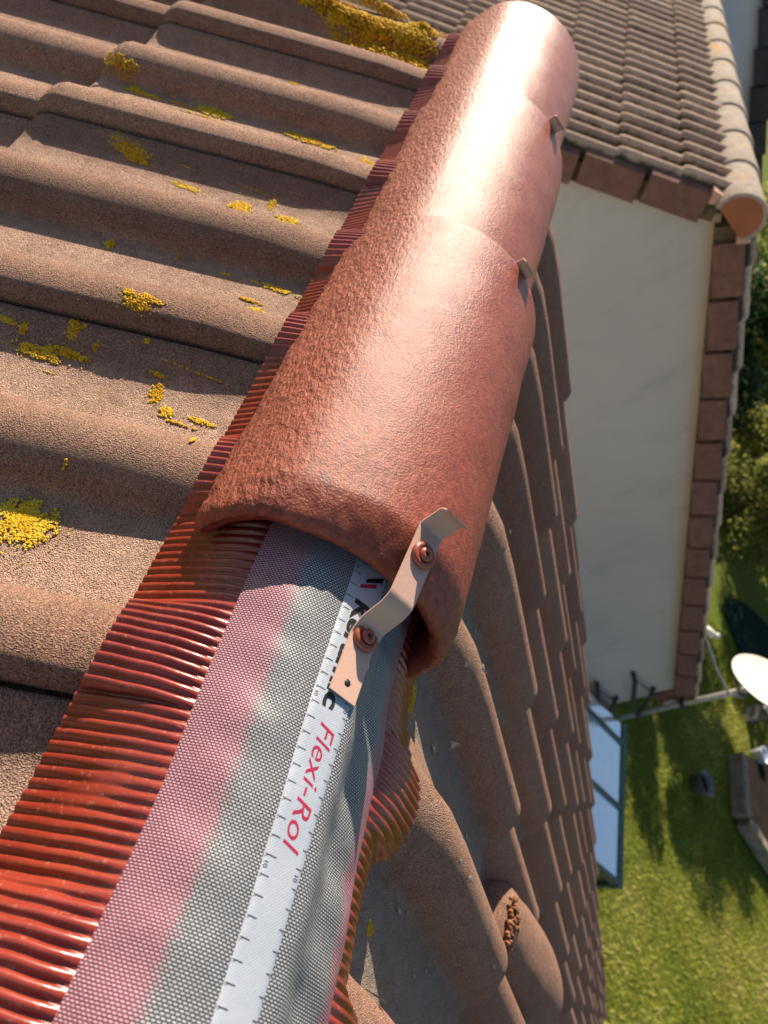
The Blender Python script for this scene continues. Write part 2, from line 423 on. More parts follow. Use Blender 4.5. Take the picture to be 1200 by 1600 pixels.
# ------------------------------------------------------------------ ridge roll: membrane, flashings, tape
roll_e = empty('ridge_ventilation_roll', (0, -.1, 0), 'woven ridge roll with red pleated metal edges, unrolled under the red ridge tiles', 'ridge roll')
XR = [(-2.2, .060), (-.66, .062), (-.60, .060), (-.54, .056), (-.49, .054), (-.44, .047), (-.38, .048), (-.3, .052), (.7, .055)]
XLs = [(-2.2, -.078), (-.662, -.078), (-.574, -.076), (-.491, -.079), (-.425, -.080), (-.3, -.078), (.7, -.078)]
def interp(T, y):
    for (a, va), (b, vb) in zip(T, T[1:]):
        if y <= b:
            t_ = max(0, (y-a)/(b-a)); t_ = t_*t_*(3-2*t_); return va+(vb-va)*t_
    return T[-1][1]
def zm(x, y):
    xl, xr = interp(XLs, y), interp(XR, y)
    t_ = (x-xl)/(xr-xl)*2-1
    z = .0315*(1-abs(t_)**3.0)
    if t_ > .08:                                   # sags beyond the batten on the lawn side
        q = min(1, (t_-.08)/.42); q = q*q*(3-2*q); z -= q*(.0150+.004*math.exp(-((y+.53)/.06)**2))*(1-.45*max(0, (t_-.5)/.5)**2)
    amp = min(1, max(0, abs(t_+.13)-.18)*3)*(1-abs(t_)**8)
    z += amp*(.0010*math.sin(y/.034*2*math.pi+2.2*x/.05) + .0016*noise.noise((x*22, y*26, 3)) + .0010*noise.noise((x*60, y*60, 9)))
    z += .0006*noise.noise((x*40, y*30, 1))
    return z
YA, YB = -2.2, .60
ys = list(np.arange(YA, -.72, .02))+list(np.arange(-.72, -.36, .0016))+list(np.arange(-.36, YB, .01))
NX = 90; V = []; UV = []
for y in ys:
    xl, xr = interp(XLs, y), interp(XR, y); uacc = 0; prev = None
    for j in range(NX+1):
        x = xl+(xr-xl)*j/NX; z = zm(x, y); p = Vector((x, y, z))
        if prev is not None: uacc += (p-prev).length
        prev = p; V.append(p); UV.append((uacc, y))
    # keep the weave centred whatever the local width
Fm = [(i*(NX+1)+j, i*(NX+1)+j+1, (i+1)*(NX+1)+j+1, (i+1)*(NX+1)+j) for i in range(len(ys)-1) for j in range(NX)]
# rescale u so that both borders stay parallel to the edge
UV = np.array(UV).reshape(len(ys), NX+1, 2); tot = UV[:, -1, 0].copy(); mw = .158
UV[:, :, 0] = UV[:, :, 0]/tot[:, None]*mw; UV = UV.reshape(-1, 2)
mem = mesh('membrane', V, Fm, M_WEAVE, uv=UV); par(mem, roll_e)

def flashing(side, ya, yb):
    pitch = .0062; n = int((yb-ya)/pitch*8); NU = 20; V = []; ph = 0
    for i in range(n+1):
        y = ya+(yb-ya)*i/n
        pf = near_pt if side < 0 else far_pt
        rollh = (.82 if side < 0 else .55)*(prof_h(y-YN0) if side < 0 else prof_f(y))
        do = .131+.001*noise.noise((y*14, side, 0))+ (.0005*noise.noise((y*90, side, 2)))
        if side > 0: do = .114+.004*math.sin((y+.51)/.15*2*math.pi)+.0015*noise.noise((y*30, 5, 0))
        do -= (.25 if side < 0 else .1)*rollh
        inner = Vector((interp(XLs, y)+.002 if side < 0 else interp(XR, y)-.002, y, -.0015 if side < 0 else -.0095))
        ht = rollh*.97+.0045+.006
        outer = pf(do, y, ht)
        ph += 2*math.pi*((yb-ya)/n)/pitch*(1+.05*noise.noise((y*25, side*3, 7)))
        nrm = (NN if side < 0 else NF)
        row = []
        for j in range(NU+1):
            s_ = j/NU
            p = inner.lerp(outer, s_)
            # belly of the drape: hangs from the batten then beds on the tile
            p = p + nrm*(.005*math.sin(math.pi*s_)*(1-.6*s_)) 
            hp_ = (p-(near_pt if side < 0 else far_pt)(0, p.y, 0)).dot(nrm); dp_ = abs(p.x)*CP-p.z*SP; rq = (rollh+.0085)*min(1, max(0, (dp_-.068)/.018))
            if hp_ < rq: p = p + nrm*(rq-hp_)
            wob = .0005*noise.noise((p.x*30, y*30, 4))*math.sin(math.pi*s_)
            # flattened, crushed zones
            crush = 1
            if side < 0:
                crush = 1-.85*math.exp(-((y+.555+.03*s_)/.016)**2)*math.exp(-((s_-.45)/.4)**2)
            a = .0017*crush*(.75+.25*noise.noise((y*20, s_*3, 8)))
            c_ = math.sin(ph+.12*noise.noise((s_*2.0, y*12, side)))
            c_ = (1-(1-(c_*.5+.5))**2.2)*2-1
            p = p + nrm*(a*c_*min(1, .3+s_*5)+wob)
            p.y += .0006*noise.noise((s_*4, y*8, 12))
            row.append(p)
        V += row
    Fc = [(i*(NU+1)+j, i*(NU+1)+j+1, (i+1)*(NU+1)+j+1, (i+1)*(NU+1)+j) for i in range(n) for j in range(NU)]
    o = mesh('flashing', V, Fc, M_FLASH); o['label'] = 'pleated red metal edge on the lichened side' if side < 0 else 'pleated red metal edge on the lawn side'
    return par(o, roll_e)
flashing(-1, -.95, .62); flashing(1, -.95, .52)
# timber batten that carries the roll
mb = MB(); mb.box((-.035, -2.1, -.05), (-.012, .58, .018)); par(mb.build('batten', M_WOOD), roll_e)

# printed tape
TX0, TX1 = -.0325, -.0085
def tl(y): return TX0+.0022*(y+.5)/.17*-1*0 + (.0035 if y < -.6 else .0035*max(0, (-.5-y)/.1))
def tr(y): return TX1+.0008
tape_u = []; V = []; UV = []
for y in ys:
    a, b = tl(y), tr(y)
    for j in range(13):
        x = a+(b-a)*j/12; V.append((x, y, zm(x, y)+.0007+(.0002 if 0 < j < 12 else -.0005))); UV.append((x, y))
Ft = [(i*13+j, i*13+j+1, (i+1)*13+j+1, (i+1)*13+j) for i in range(len(ys)-1) for j in range(12)]
tape = mesh('printed_tape', V, Ft, M_TAPE, uv=UV); par(tape, roll_e)
def par2(o, p, root):                            # sub-part
    o.parent = p; o.matrix_parent_inverse = Matrix.Identity(4); return o
def text(name, s, x0, y0, size, mat, shear=0, bold=0, spacing=1.0, stretch=1.0):
    cu = bpy.data.curves.new(name, 'FONT'); cu.body = s; cu.size = size; cu.shear = shear; cu.offset = bold; cu.resolution_u = 5; cu.space_character = spacing
    ob = bpy.data.objects.new(name, cu); col.objects.link(ob); bpy.context.view_layer.update()
    dg = bpy.context.evaluated_depsgraph_get(); me = bpy.data.meshes.new_from_object(ob.evaluated_get(dg))
    bpy.data.objects.remove(ob, do_unlink=True)
    for v in me.vertices:
        X = x0+v.co.y*.93; Y = y0-v.co.x*stretch; v.co = (X, Y, zm(X, Y)+.0010)
    me.materials.clear(); me.materials.append(mat)
    o = bpy.data.objects.new(name, me); col.objects.link(o); return par2(o, tape, roll_e)
text('red_lettering', 'Flexi-Rol', -.0228, -.5075, .0158, M_RED, shear=.22, spacing=1.02, stretch=1.12)
text('black_lettering', 'Keramic', -.0252, -.4290, .0160, M_INK, bold=.0006, stretch=1.32)
text('black_lettering', 'Keramic', -.0252, -.690, .0160, M_INK, bold=.0006, stretch=1.32)
# emblem: two slanted bars, one red one black
def quadstrip(mb, pts):
    mb.add([(x, y, zm(x, y)+.0010) for x, y in pts], [tuple(range(len(pts)))])
mb = MB(); quadstrip(mb, [(-.0255, -.4225), (-.0255, -.4198), (-.0140, -.4118), (-.0140, -.4150)]); par2(mb.build('emblem_bar', M_RED), tape, roll_e)
mb = MB(); quadstrip(mb, [(-.0225, -.4165), (-.0225, -.4135), (-.0105, -.4045), (-.0105, -.4085)]); par2(mb.build('emblem_bar', M_INK), tape, roll_e)
mb = MB()
k = 0; y = -.492+.0087*14
while y > -1.2:
    long = (k % 10 == 4)
    for side in (0, 1):
        x = tl(y) if side == 0 else tr(y); L = (.0052 if not long else .0064)*(1 if side == 0 else -.62); hw = .00024
        pts = [(x+(.0002 if side == 0 else -.0002), y-hw), (x+(.0002 if side == 0 else -.0002), y+hw), (x+L*.5, y+hw), (x+L, y+hw), (x+L, y-hw), (x+L*.5, y-hw)]
        quadstrip(mb, pts)
    k += 1; y -= .0087
par2(mb.build('ruler_ticks', M_INK), tape, roll_e)
for i in range(-1, 6):
    y = -.492-.087*i-.0028
    text('scale_figures', '10', tl(y)+.0008, y+.0006, .0036, M_INK)
    text('scale_figures', '10', tr(y)-.0038, y+.0006, .0036, M_INK)

# ------------------------------------------------------------------ ridge tiles (caps)
XC, ZC = -.012, -.016
def cap_tile(y0, y1, idx, name='ridge_tile', first=False):
    NT_, NY = 110, 70; outer = []; inner = []; fl = []
    L = y1-y0
    tt = [0, .003, .007, .012]+list(np.linspace(.018, .075, 20))+list(np.linspace(.08, L-.012, NY-30))+[L-.008, L-.004, L-.0015, L]
    thk = .0125
    O = []; I = []; FL = []
    for t_ in tt:
        # crest drop near the low end (rebate where the next tile will lie)
        k = min(1, max(0, (t_)/.030)); k = k*k*(3-2*k)
        top = .0675+(.0785-.0675)*k if first else .077
        grow = max(0, (t_-.02)/(L-.02)); top += .0185*grow
        hwl = (.104-.004*grow) if first else .094+.007*grow
        hwr = (.089 if first else .090)+.0115*grow; hw = hwl
        lipd = 0
        if t_ < .012: q = 1-t_/.012; lipd = .0055*(1-math.sqrt(max(0, 1-q*q)))
        if L-t_ < .006: q = 1-(L-t_)/.006; lipd += .0025*(1-math.sqrt(max(0, 1-q*q)))
        ro, ri, fr = [], [], []
        for j in range(NT_+1):
            th = math.radians(-9+198*j/NT_)
            c_, s_ = math.cos(th), math.sin(th)
            e = 1
            hw = hwr if c_ > 0 else hwl
            ex, ez = hw*c_, (top if s_ > 0 else .10)*s_
            deg = math.degrees(th)
            # left flank is flatter, meeting the crown in a soft arris at about 142 degrees
            f_ = max(0, 1-abs(deg-168)/26.0); f_ = f_*f_*(3-2*f_)
            pull = 1-.030*f_
            n_ = noise.noise((ex*30, (y0+t_)*30, ez*30))*.0008
            edge = 1 if (j < 5 or j > NT_-5) else 0
            rough = .0016*noise.noise((ex*160, (y0+t_)*160, ez*160)) if (edge or t_ < .02) else 0
            rr = pull; tx = ex*rr; tz = ez*rr
            nn_ = Vector((c_, 0, s_)).normalized()
            p = Vector((XC+tx, y0+t_, ZC+tz))+nn_*(n_+rough-lipd)
            p.y += .0028*noise.noise((deg*.05, idx*7, 0))*(1 if t_ < .03 else 0)+ (.0012*noise.noise((deg*.5, idx, 4)) if t_ < .01 else 0)
            ro.append(p)
            ti = thk+(.003 if t_ < .03 else 0)-lipd*1.4
            q = Vector((XC+tx*(1-ti/hw), y0+t_, ZC+tz-nn_.z*ti)); q.y = p.y
            ri.append(q)
            fr.append(min(1, max(0, (deg-134)/13)))
        O.append(ro); I.append(ri); FL += fr
    V = []; R_ = len(tt); C_ = NT_+1
    for rw in O: V += rw
    for rw in I: V += rw
    Fc = []; N_ = R_*C_
    for i in range(R_-1):
        for j in range(C_-1):
            a = i*C_+j; Fc.append((a, a+C_, a+C_+1, a+1)); Fc.append((N_+a, N_+a+1, N_+a+C_+1, N_+a+C_))
    for j in range(C_-1):
        Fc.append((j, j+1, N_+j+1, N_+j)); a = (R_-1)*C_+j; Fc.append((a, N_+a, N_+a+1, a+1))
    for i in range(R_-1):
        a = i*C_; Fc.append((a, N_+a, N_+a+C_, a+C_)); a = i*C_+C_-1; Fc.append((a, a+C_, N_+a+C_, N_+a))
    V = [v-Vector((XC, y0, -.03)) for v in V]
    o = mesh(name, V, Fc, M_CAP, attrs={'flank': FL+[0]*len(FL)}); o.location = (XC, y0, -.03)
    return o
# material uses object coordinates; marks were given in world space, so shift
CAPS = [(-.412, -.063, 'red half round ridge tile nearest the camera, open end over the woven roll'),
        (-.098, .268, 'middle red half round ridge tile, between the two small hooked clips'),
        (.233, .598, 'farthest red half round ridge tile, its rounded end against the corrugated roof behind')]
for i, (a, b, lab) in enumerate(CAPS):
    o = cap_tile(a, b, i, first=(i == 0)); tag(o, lab, 'ridge tile', 'new red ridge tiles along the ridge')
    if i: o.location.z -= .0005

# ------------------------------------------------------------------ clips
def strip(pts, wdt, thk=.0011, x0=0):
    """pts: (y,z) side profile; returns a bent strap"""
    # round the bends
    Q = [Vector((0, *p)) for p in pts]; R = [Q[0]]
    for a, b, c in zip(Q, Q[1:], Q[2:]):
        rr = min(.0028, (a-b).length*.4, (c-b).length*.4)
        p0 = b+(a-b).normalized()*rr; p1 = b+(c-b).normalized()*rr
        for k in range(6): t_ = k/5; R.append(p0.lerp(b, t_).lerp(b.lerp(p1, t_), t_))
    R.append(Q[-1])
    mb = MB(); rows = []
    for i, p in enumerate(R):
        t_ = (R[min(i+1, len(R)-1)]-R[max(i-1, 0)]).normalized(); n_ = Vector((0, -t_.z, t_.y))
        rows.append([p+Vector((-wdt/2, 0, 0))+n_*thk/2, p+Vector((wdt/2, 0, 0))+n_*thk/2, p+Vector((wdt/2, 0, 0))-n_*thk/2, p+Vector((-wdt/2, 0, 0))-n_*thk/2, p+Vector((-wdt/2, 0, 0))+n_*thk/2])
    mb.grid(rows); n_ = len(rows)*5
    mb.f.append((0, 1, 2, 3)); mb.f.append((n_-5, n_-2, n_-3, n_-4))
    return mb
def screw(parent, loc, tilt=(0, 0, 0)):
    M = Matrix.Translation(loc) @ Matrix.Rotation(tilt[0], 4, 'X') @ Matrix.Rotation(tilt[1], 4, 'Y')
    mb = MB(); mb.lathe([(.0030, .0006), (.0085, .0006), (.0086, .0014), (.0080, .0028), (.0064, .0037), (.0052, .0036), (.0046, .0030), (.0030, .0030)], M)
    w_ = mb.build('washer', M_WASH, smooth=True); w_.parent = parent; w_.matrix_parent_inverse = Matrix.Translation(-parent.location)
    mb = MB(); mb.lathe([(.0001, .0030), (.0048, .0030), (.0048, .0044), (.0042, .0056), (.0030, .0060), (.0020, .0061), (.0018, .0045), (.0001, .0045)], M)
    h_ = mb.build('screw_head', M_WASH, smooth=True); h_.parent = w_; h_.matrix_parent_inverse = Matrix.Translation(-parent.location)
    mb = MB(); mb.lathe([(.0001, .0046), (.0017, .0046), (.0017, .0060)], M, 6)
    h_ = mb.build('screw_socket', M_DARK); h_.parent = w_; h_.matrix_parent_inverse = Matrix.Translation(-parent.location)

def clip_main():
    root = empty('ridge_clip', (-.0135, -.44, .033), 'large salmon painted clip with two screws at the open end of the nearest ridge tile', 'ridge clip', 'metal clips hooked over the ridge tiles')
    pts = [(-.0515, .0012), (-.0125, .0012), (-.0045, .0070), (.0015, .0215), (.0065, .0262), (.0590, .0335), (.0625, .0500), (.0575, .0555)]
    prof = [(y, z) for y, z in pts]
    mb = strip(prof, .0185)
    # small rotation about the vertical
    # hole near the free end: a thin dark ring and disc set in the strap
    o = mb.build('strap', M_CLIP, root)
    mbh = MB(); mbh.lathe([(.0001, .00185), (.0022, .00185), (.0023, .0016)], Matrix.Translation((.0, -.0425, 0)), 20)
    h_ = mbh.build('fixing_hole', M_DARK, root, smooth=True)
    root.rotation_euler = (0, 0, math.radians(-3))
    for (yy, zz, ti) in ((-.0115, .0014, 0), (.0395, .0312, math.radians(8))):
        M = Matrix.Translation((.0006, yy, zz)) @ Matrix.Rotation(ti, 4, 'X')
        mb = MB(); mb.lathe([(.0030, .0004), (.0083, .0004), (.0087, .0013), (.0082, .0029), (.0068, .0039), (.0056, .0037), (.0049, .0030), (.0030, .0030)], M)
        w_ = mb.build('washer', M_WASH, root, smooth=True)
        mb = MB(); mb.lathe([(.0001, .0026), (.0044, .0028), (.0045, .0042), (.0038, .0053), (.0027, .0057), (.0019, .0057), (.0017, .0042), (.0001, .0042)], M)
        mb.build('screw_head', M_WASH, w_, smooth=True)
        mb = MB(); mb.lathe([(.0001, .0044), (.0016, .0044)], M, 6); mb.build('screw_socket', M_DARK, w_)
    return root
clip_main()
for (yy, lab) in ((-.064, 'small hooked clip gripping the joint between the nearest and middle ridge tiles'), (.267, 'small hooked clip gripping the joint between the middle and farthest ridge tiles')):
    root = empty('ridge_clip', (.006, yy, .076), lab, 'ridge clip', 'metal clips hooked over the ridge tiles')
    mb = strip([(.030, -.016), (.006, -.0125), (.0035, .0035), (.0045, .0085), (-.0045, .0120)], .0185)
    mb.build('strap', M_WASH if 0 else M_CLIP, root)
    root.rotation_euler = (0, math.radians(9), 0)
# ------------------------------------------------------------------ lichen
LICH = [(0.416, 0.508, 0.037, 0.0012), (0.352, 0.516, 0.0333, 0.006), (0.295, 0.517, 0.0293, 0.0108), (0.245, 0.509, 0.0299, 0.0152), (0.205, 0.504, 0.0294, 0.0197), (0.167, 0.503, 0.0242, 0.0242), (0.163, 0.553, 0.0152, 0.0114), (0.376, 0.502, 0.0135, 0.0035), (0.192, 0.413, 0.0242, 0.0005), (0.238, 0.418, 0.0236, 0.0037), (0.348, 0.596, 0.0301, 0.0033), (0.293, 0.616, 0.0314, 0.0021), (0.248, 0.64, 0.0325, 0.0051), (0.192, 0.619, 0.0196, 0.0059), (0.154, 0.635, 0.0183, 0.0004), (0.548, 0.401, 0.0143, 0.0078), (0.51, 0.397, 0.0174, 0.0016), (0.487, 0.395, 0.0034, 0.0057), (0.439, 0.165, 0.0102, 0.0037), (0.408, 0.149, 0.0104, 0.0022), (0.419, 0.155, 0.0027, 0.0037), (0.357, 0.153, 0.0112, 0.0007), (0.331, 0.143, 0.0137, 0.0007), (0.306, 0.138, 0.014, 0.0006), (0.282, 0.134, 0.0121, 0.0008), (0.262, 0.127, 0.0123, 0.0022), (0.239, 0.124, 0.0096, 0.0036), (0.327, 0.161, 0.0102, 0.0052), (0.216, 0.169, 0.0158, 0.0037), (0.181, 0.166, 0.0102, 0.0022), (0.144, 0.172, 0.0077, 0.0067), (0.175, 0.139, 0.004, 0.0006), (0.209, 0.124, 0.0056, 0.0051), (0.361, 0.278, 0.0053, 0.0055), (0.314, 0.275, 0.0159, 0.0038), (0.277, 0.309, 0.0051, 0.0019), (0.358, 0.025, 0.0137, 0.0049), (0.346, 0.015, 0.0083, 0.0022), (0.305, 0.027, 0.009, 0.0002), (0.29, 0.004, 0.0103, 0.0024), (0.224, 0.031, 0.0157, 0.0001), (0.233, -0.004, 0.007, 0.009), (0.218, -0.022, 0.0058, 0.0022), (0.207, 0.021, 0.0022, 0.0046), (0.185, 0.005, 0.0078, 0.0045), (0.186, -0.012, 0.0011, 0.0056), (0.204, -0.112, 0.0029, 0.0011), (0.159, -0.109, 0.0132, 0.0021), (0.171, -0.137, 0.0073, 0.0011), (0.164, -0.148, 0.0044, 0.002), (0.251, -0.109, 0.001, 0.0039), (0.308, -0.123, 0.0025, 0.0047), (0.317, -0.268, 0.0095, 0.0012), (0.304, -0.269, 0.0015, 0.0029), (0.269, -0.255, 0.0037, 0.0053), (0.286, -0.282, 0.0147, 0.0028), (0.267, -0.275, 0.0101, 0.0021), (0.272, -0.295, 0.0033, 0.0001), (0.251, -0.263, 0.0013, 0.0022), (0.23, -0.221, 0.0099, 0.0024), (0.217, -0.246, 0.0014, 0.0012), (0.177, -0.254, 0.019, 0.0002), (0.198, -0.266, 0.0051, 0.0009), (0.194, -0.282, 0.0031, 0.0056), (0.181, -0.296, 0.0051, 0.003), (0.166, -0.303, 0.0092, 0.0005), (0.155, -0.294, 0.0075, 0.0014), (0.218, -0.424, 0.0126, 0.0113), (0.224, -0.418, 0.0072, 0.0025), (0.143, -0.336, 0.0006, 0.0035), (0.208, -0.387, 0.0003, 0.0019), (0.125, -0.233, 0.0023, 0.0038), (0.231, -0.229, 0.0071, 0.0031)]
def ico():
    t_ = (1+5**.5)/2
    v = [(-1, t_, 0), (1, t_, 0), (-1, -t_, 0), (1, -t_, 0), (0, -1, t_), (0, 1, t_), (0, -1, -t_), (0, 1, -t_), (t_, 0, -1), (t_, 0, 1), (-t_, 0, -1), (-t_, 0, 1)]
    f_ = [(0, 11, 5), (0, 5, 1), (0, 1, 7), (0, 7, 10), (0, 10, 11), (1, 5, 9), (5, 11, 4), (11, 10, 2), (10, 7, 6), (7, 1, 8), (3, 9, 4), (3, 4, 2), (3, 2, 6), (3, 6, 8), (3, 8, 9), (4, 9, 5), (2, 4, 11), (6, 2, 10), (8, 6, 7), (9, 8, 1)]
    return np.array(v)/np.linalg.norm(v[0]), f_
IV, IF = ico()
def lichen_patch(patches, ptf, proff, nose0, name, label, lift0=None, size0=.00078):
    V = []; Fc = []; T = []
    for pi_, (d_, y_, rd, ry) in enumerate(patches):
        big = name == 'lichen' and pi_ < 15 and len(patches) > 20; size = size0*(2.2 if big else 1); y_ += 0
        area = math.pi*rd*ry; y_ += .012 if (18 <= pi_ <= 28 and len(patches) > 20) else 0
        if 18 <= pi_ <= 28 and len(patches) > 20: rd *= 1.25; ry *= 1.2
        area *= 3.2; rd *= 1.75; ry *= 1.8; n = int(area/(size*size*.85))+10; n = min(n, 9000)
        tb = random.random()
        for k in range(n):
            a = random.random()*2*math.pi; q = math.sqrt(random.random()); stray = random.random() < .05
            if stray: q *= 1.7
            dd, yy = d_+rd*q*math.cos(a), y_+ry*q*math.sin(a)
            nz = noise.noise((dd*130, yy*130, 2))+.6*noise.noise((dd*380, yy*380, 5))
            if not stray and q > .92+1.0*nz: continue
            if nz < -.80: continue
            s_ = size*(.55+random.random()*.9)*(1.15-.4*q)
            lift = (.013*min(1, max(0, (dd-.088)/.37)) if dd < .462 else .013*min(1, (dd-.417)/.34))+.0008
            p = ptf(dd, yy, hs(dd, ptf is far_pt)*proff(yy-(SKN*(dd-.12) if ptf is near_pt else 0))+lift+s_*.15+(.010*max(0, 1-q)*random.random() if big else 0))
            n0 = len(V); sc_ = np.array([1, 1, .35+.4*random.random()])*s_
            rz = random.random()*6.28; c_, ss = math.cos(rz), math.sin(rz)
            X = IV*sc_*np.array([.7+.8*random.random(), .7+.8*random.random(), 1])*(1+.24*np.random.randn(12, 1))
            X = np.stack([X[:, 0]*c_-X[:, 1]*ss, X[:, 0]*ss+X[:, 1]*c_, X[:, 2]], 1)
            V += [tuple(p+Vector(x)) for x in X]; Fc += [(i+n0, j+n0, l+n0) for i, j, l in IF]
            T += [min(1, max(0, .55+.25*(q-.5)+random.gauss(0, .16)+(tb-.5)*.3))]*12
    o = mesh(name, V, Fc, M_LICH, smooth=True, attrs={'tint': T})
    tag(o, label, 'lichen', kind='stuff'); return o
lichen_patch(LICH, near_pt, lambda y: prof_h(y-YN0), .46, 'lichen', 'crusty golden yellow lichen patches growing over the near roof slope')
fp = [(.142, -.395, .006, .010), (.148, -.405, .004, .006), (.15, -.44, .003, .003), (.165, -.55, .004, .003)]
o = lichen_patch(fp, far_pt, lambda y: prof_f(y), .5, 'lichen', 'thin yellow lichen fringe beside the pleated metal edge on the lawn side', size0=.0008)
# pale crust spots on the lawn-side slope
def m_spot(): 
    t = NT('pale_crust'); return t.out(t.mix(t.ramp(t.noise(400, 3, .7), (.4, 0.), (.6, 1.)), (.50, .45, .36, 1), (.25, .20, .15, 1)), .95, t.bump(t.noise(900, 2, .6), .0006, .6), .1)
M_SPOT = m_spot()
V = []; Fc = []
rs = random.Random(5)
for k in range(95):
    dd = .16+rs.random()**1.4*1.5; yy = -.75+rs.random()*.75; rd, ry = (.002+.006*rs.random()), (.0012+.0018*rs.random())
    lift = .017*min(1, (dd+.01)/.52) if dd < .5125 else .017*(((dd-.5125) % .295)+.045)/.34
    n0 = len(V); c_ = None
    n = 12; ring = []
    for j in range(n):
        a = 2*math.pi*j/n; q = .7+.5*rs.random(); d2, y2 = dd+rd*q*math.cos(a), yy+ry*q*math.sin(a)
        ring.append(far_pt(d2, y2, prof_f(y2-SK*(d2-.5))+lift+.0011))
    V += ring+[far_pt(dd, yy, prof_f(yy-SK*(dd-.5))+lift+.0021)]
    Fc += [(n0+j, n0+(j+1) % n, n0+n) for j in range(n)]
tag(mesh('crust_lichen', V, Fc, M_SPOT, smooth=True), 'small pale crust spots scattered over the lawn side roof tiles', 'lichen', kind='stuff')

# ------------------------------------------------------------------ raised hood tile on the far slope
hood = empty('hood_tile', far_pt(.8, -.41, .0), 'pear shaped raised hood tile bedded in crumbling mortar on the lawn side slope', 'hood tile')
def hood_meshes():
    O = []
    d0, d1 = .585, 1.02; yc0 = -.408
    rows = 26
    for i in range(rows+1):
        s_ = i/rows; dd = d0+(d1-d0)*s_
        w_ = (.050+.022*math.sin(min(1, s_/.55)*math.pi/2))*(1 if s_ < .55 else math.sqrt(max(0, 1-((s_-.55)/.455)**2)))
        h_ = (.052+.036*math.sin(min(1, s_/.62)*math.pi/2)**1.2)*(1 if s_ < .62 else math.sqrt(max(0, 1-((s_-.62)/.385)**2)))
        yc = yc0-.012*s_; row = []
        for j in range(25):
            a = math.pi*j/24
            row.append(far_pt(dd, yc-w_*math.cos(a), -.004+h_*math.sin(a)**.8+.0012*noise.noise((dd*30, j*.3, 0))))
        O.append(row)
    O.insert(0, [p+NF*(-.0) for p in O[0]]); O[0] = [far_pt(d0-.022, yc0-.046*math.cos(math.pi*j/24), -.004+.030*math.sin(math.pi*j/24)) for j in range(25)]
    O.insert(0, [far_pt(d0-.030, yc0-.040*math.cos(math.pi*j/24), -.004) for j in range(25)])
    mb = MB(); mb.grid(O, .3, flip=False)
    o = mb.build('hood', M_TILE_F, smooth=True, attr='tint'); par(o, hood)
    # ragged mortar along its left edge
    mb = MB()
    for k in range(230):
        a_ = math.pi*random.random()*.62; dd = .566+.024*random.random()
        p = far_pt(dd, yc0-.052*math.cos(a_)*(.9+.15*random.random()), (.050*math.sin(a_)**.8)*(.80+.16*random.random())); r_ = .0014+.0022*random.random()
        X = IV*r_*(1+.3*np.random.randn(12, 1)*.5)
        mb.add([p+Vector(x) for x in X], IF)
    par(mb.build('mortar_bed', M_MORT2), hood)
hood_meshes()

# ------------------------------------------------------------------ wing: gable wall, roof, verge, ridge
YW = 3.40; WX, WZ = 1.69, -.335; WE = 5.54; GZ = -5.6
wing = empty('house', (WX, YW+3, GZ), 'neighbouring house with pale rendered gable wall and brown tiled verge', 'house')
def wpt(side, d_, y, h): return Vector((WX+side*d_*CP, y, WZ-d_*SP))+Vector((side*SP, 0, CP))*h
def wing_tiles(side, nc, ylo, yhi, rp=.150):
    mb = MB(); pr = []; CH = []
    for k in range(11): y = -.075+k*.015; pr.append((y*rp/.15, .055*math.cos(min(1, abs(y)/.047)*math.pi/2)**.9))
    nr = int((yhi-ylo)/rp)
    for i in range(nc):
        dn = .345*(i+1); d0 = dn-.36 if i else .04
        for k in range(nr):
            yc = ylo+.075+k*rp; tn = random.random(); jh = random.random()*.004; P = []
            for (dd, s_, dr) in ((d0, 0, 0), (dn-.03, 1, 0), (dn-.006, 1, -.003), (dn, 1, -.008), (dn, 1, -.028)):
                P.append([wpt(side, dd, yc+py, ph*1.55*(1 if dr > -.02 else .9)+.02*s_+jh+dr) for py, ph in pr])
            mb.grid(P, tn, flip=side > 0); CH.extend([1-min(1, ph/(.055*.80)) for _ in range(5) for py, ph in pr])
    return mb, CH
mb, CH = wing_tiles(-1, 12, YW-.03, 11.5); o = mesh('roof_slope', mb.v, mb.f, M_WING, attrs={'tint': mb.a, 'dark_mask': CH}); par(o, wing)
mb, CH = wing_tiles(1, 14, YW-.03, 8.5); o = mesh('roof_slope', mb.v, mb.f, M_WING, attrs={'tint': mb.a, 'dark_mask': CH}); par(o, wing)
# wall (gable polygon extruded) with a stain along the verge
def gable(name, wx, wz, xl, xr, yf, yb, zt_off=.10):
    V = []; T = []; Fc = []
    # front face as a grid so that the edge stain can follow the verge
    nx, nz = 90, 60; ztop = lambda x: wz-zt_off-abs(x-wx)*math.tan(PITCH)
    for i in range(nx+1):
        x = xl+(xr-xl)*i/nx; zt = ztop(x)
        for j in range(nz+1):
            t_ = j/nz; t_ = 1-(1-t_)**2.2; z = GZ+(zt-GZ)*t_; V.append((x, yf, z))
            dv = (zt-z)*CP; T.append(max(0, 1-dv/.11)**1.2)
    for i in range(nx):
        for j in range(nz):
            a = i*(nz+1)+j; Fc.append((a, a+nz+1, a+nz+2, a+1))
    n0 = len(V)
    for (x, z) in ((xl, GZ), (xl, ztop(xl)), (wx, ztop(wx)), (xr, ztop(xr)), (xr, GZ)):
        V += [(x, yf, z), (x, yb, z)]; T += [0, 0]
    for k in range(4): a = n0+2*k; Fc.append((a, a+2, a+3, a+1))
    Fc.append((n0+1, n0+3, n0+5, n0+7, n0+9))
    o = mesh(name, V, Fc, M_REND, smooth=False, attrs={'tint': T}); return o
gw = gable('wall', WX, WZ, WX-(WE-WX), WE, YW+.06, 11.4); par(gw, wing)
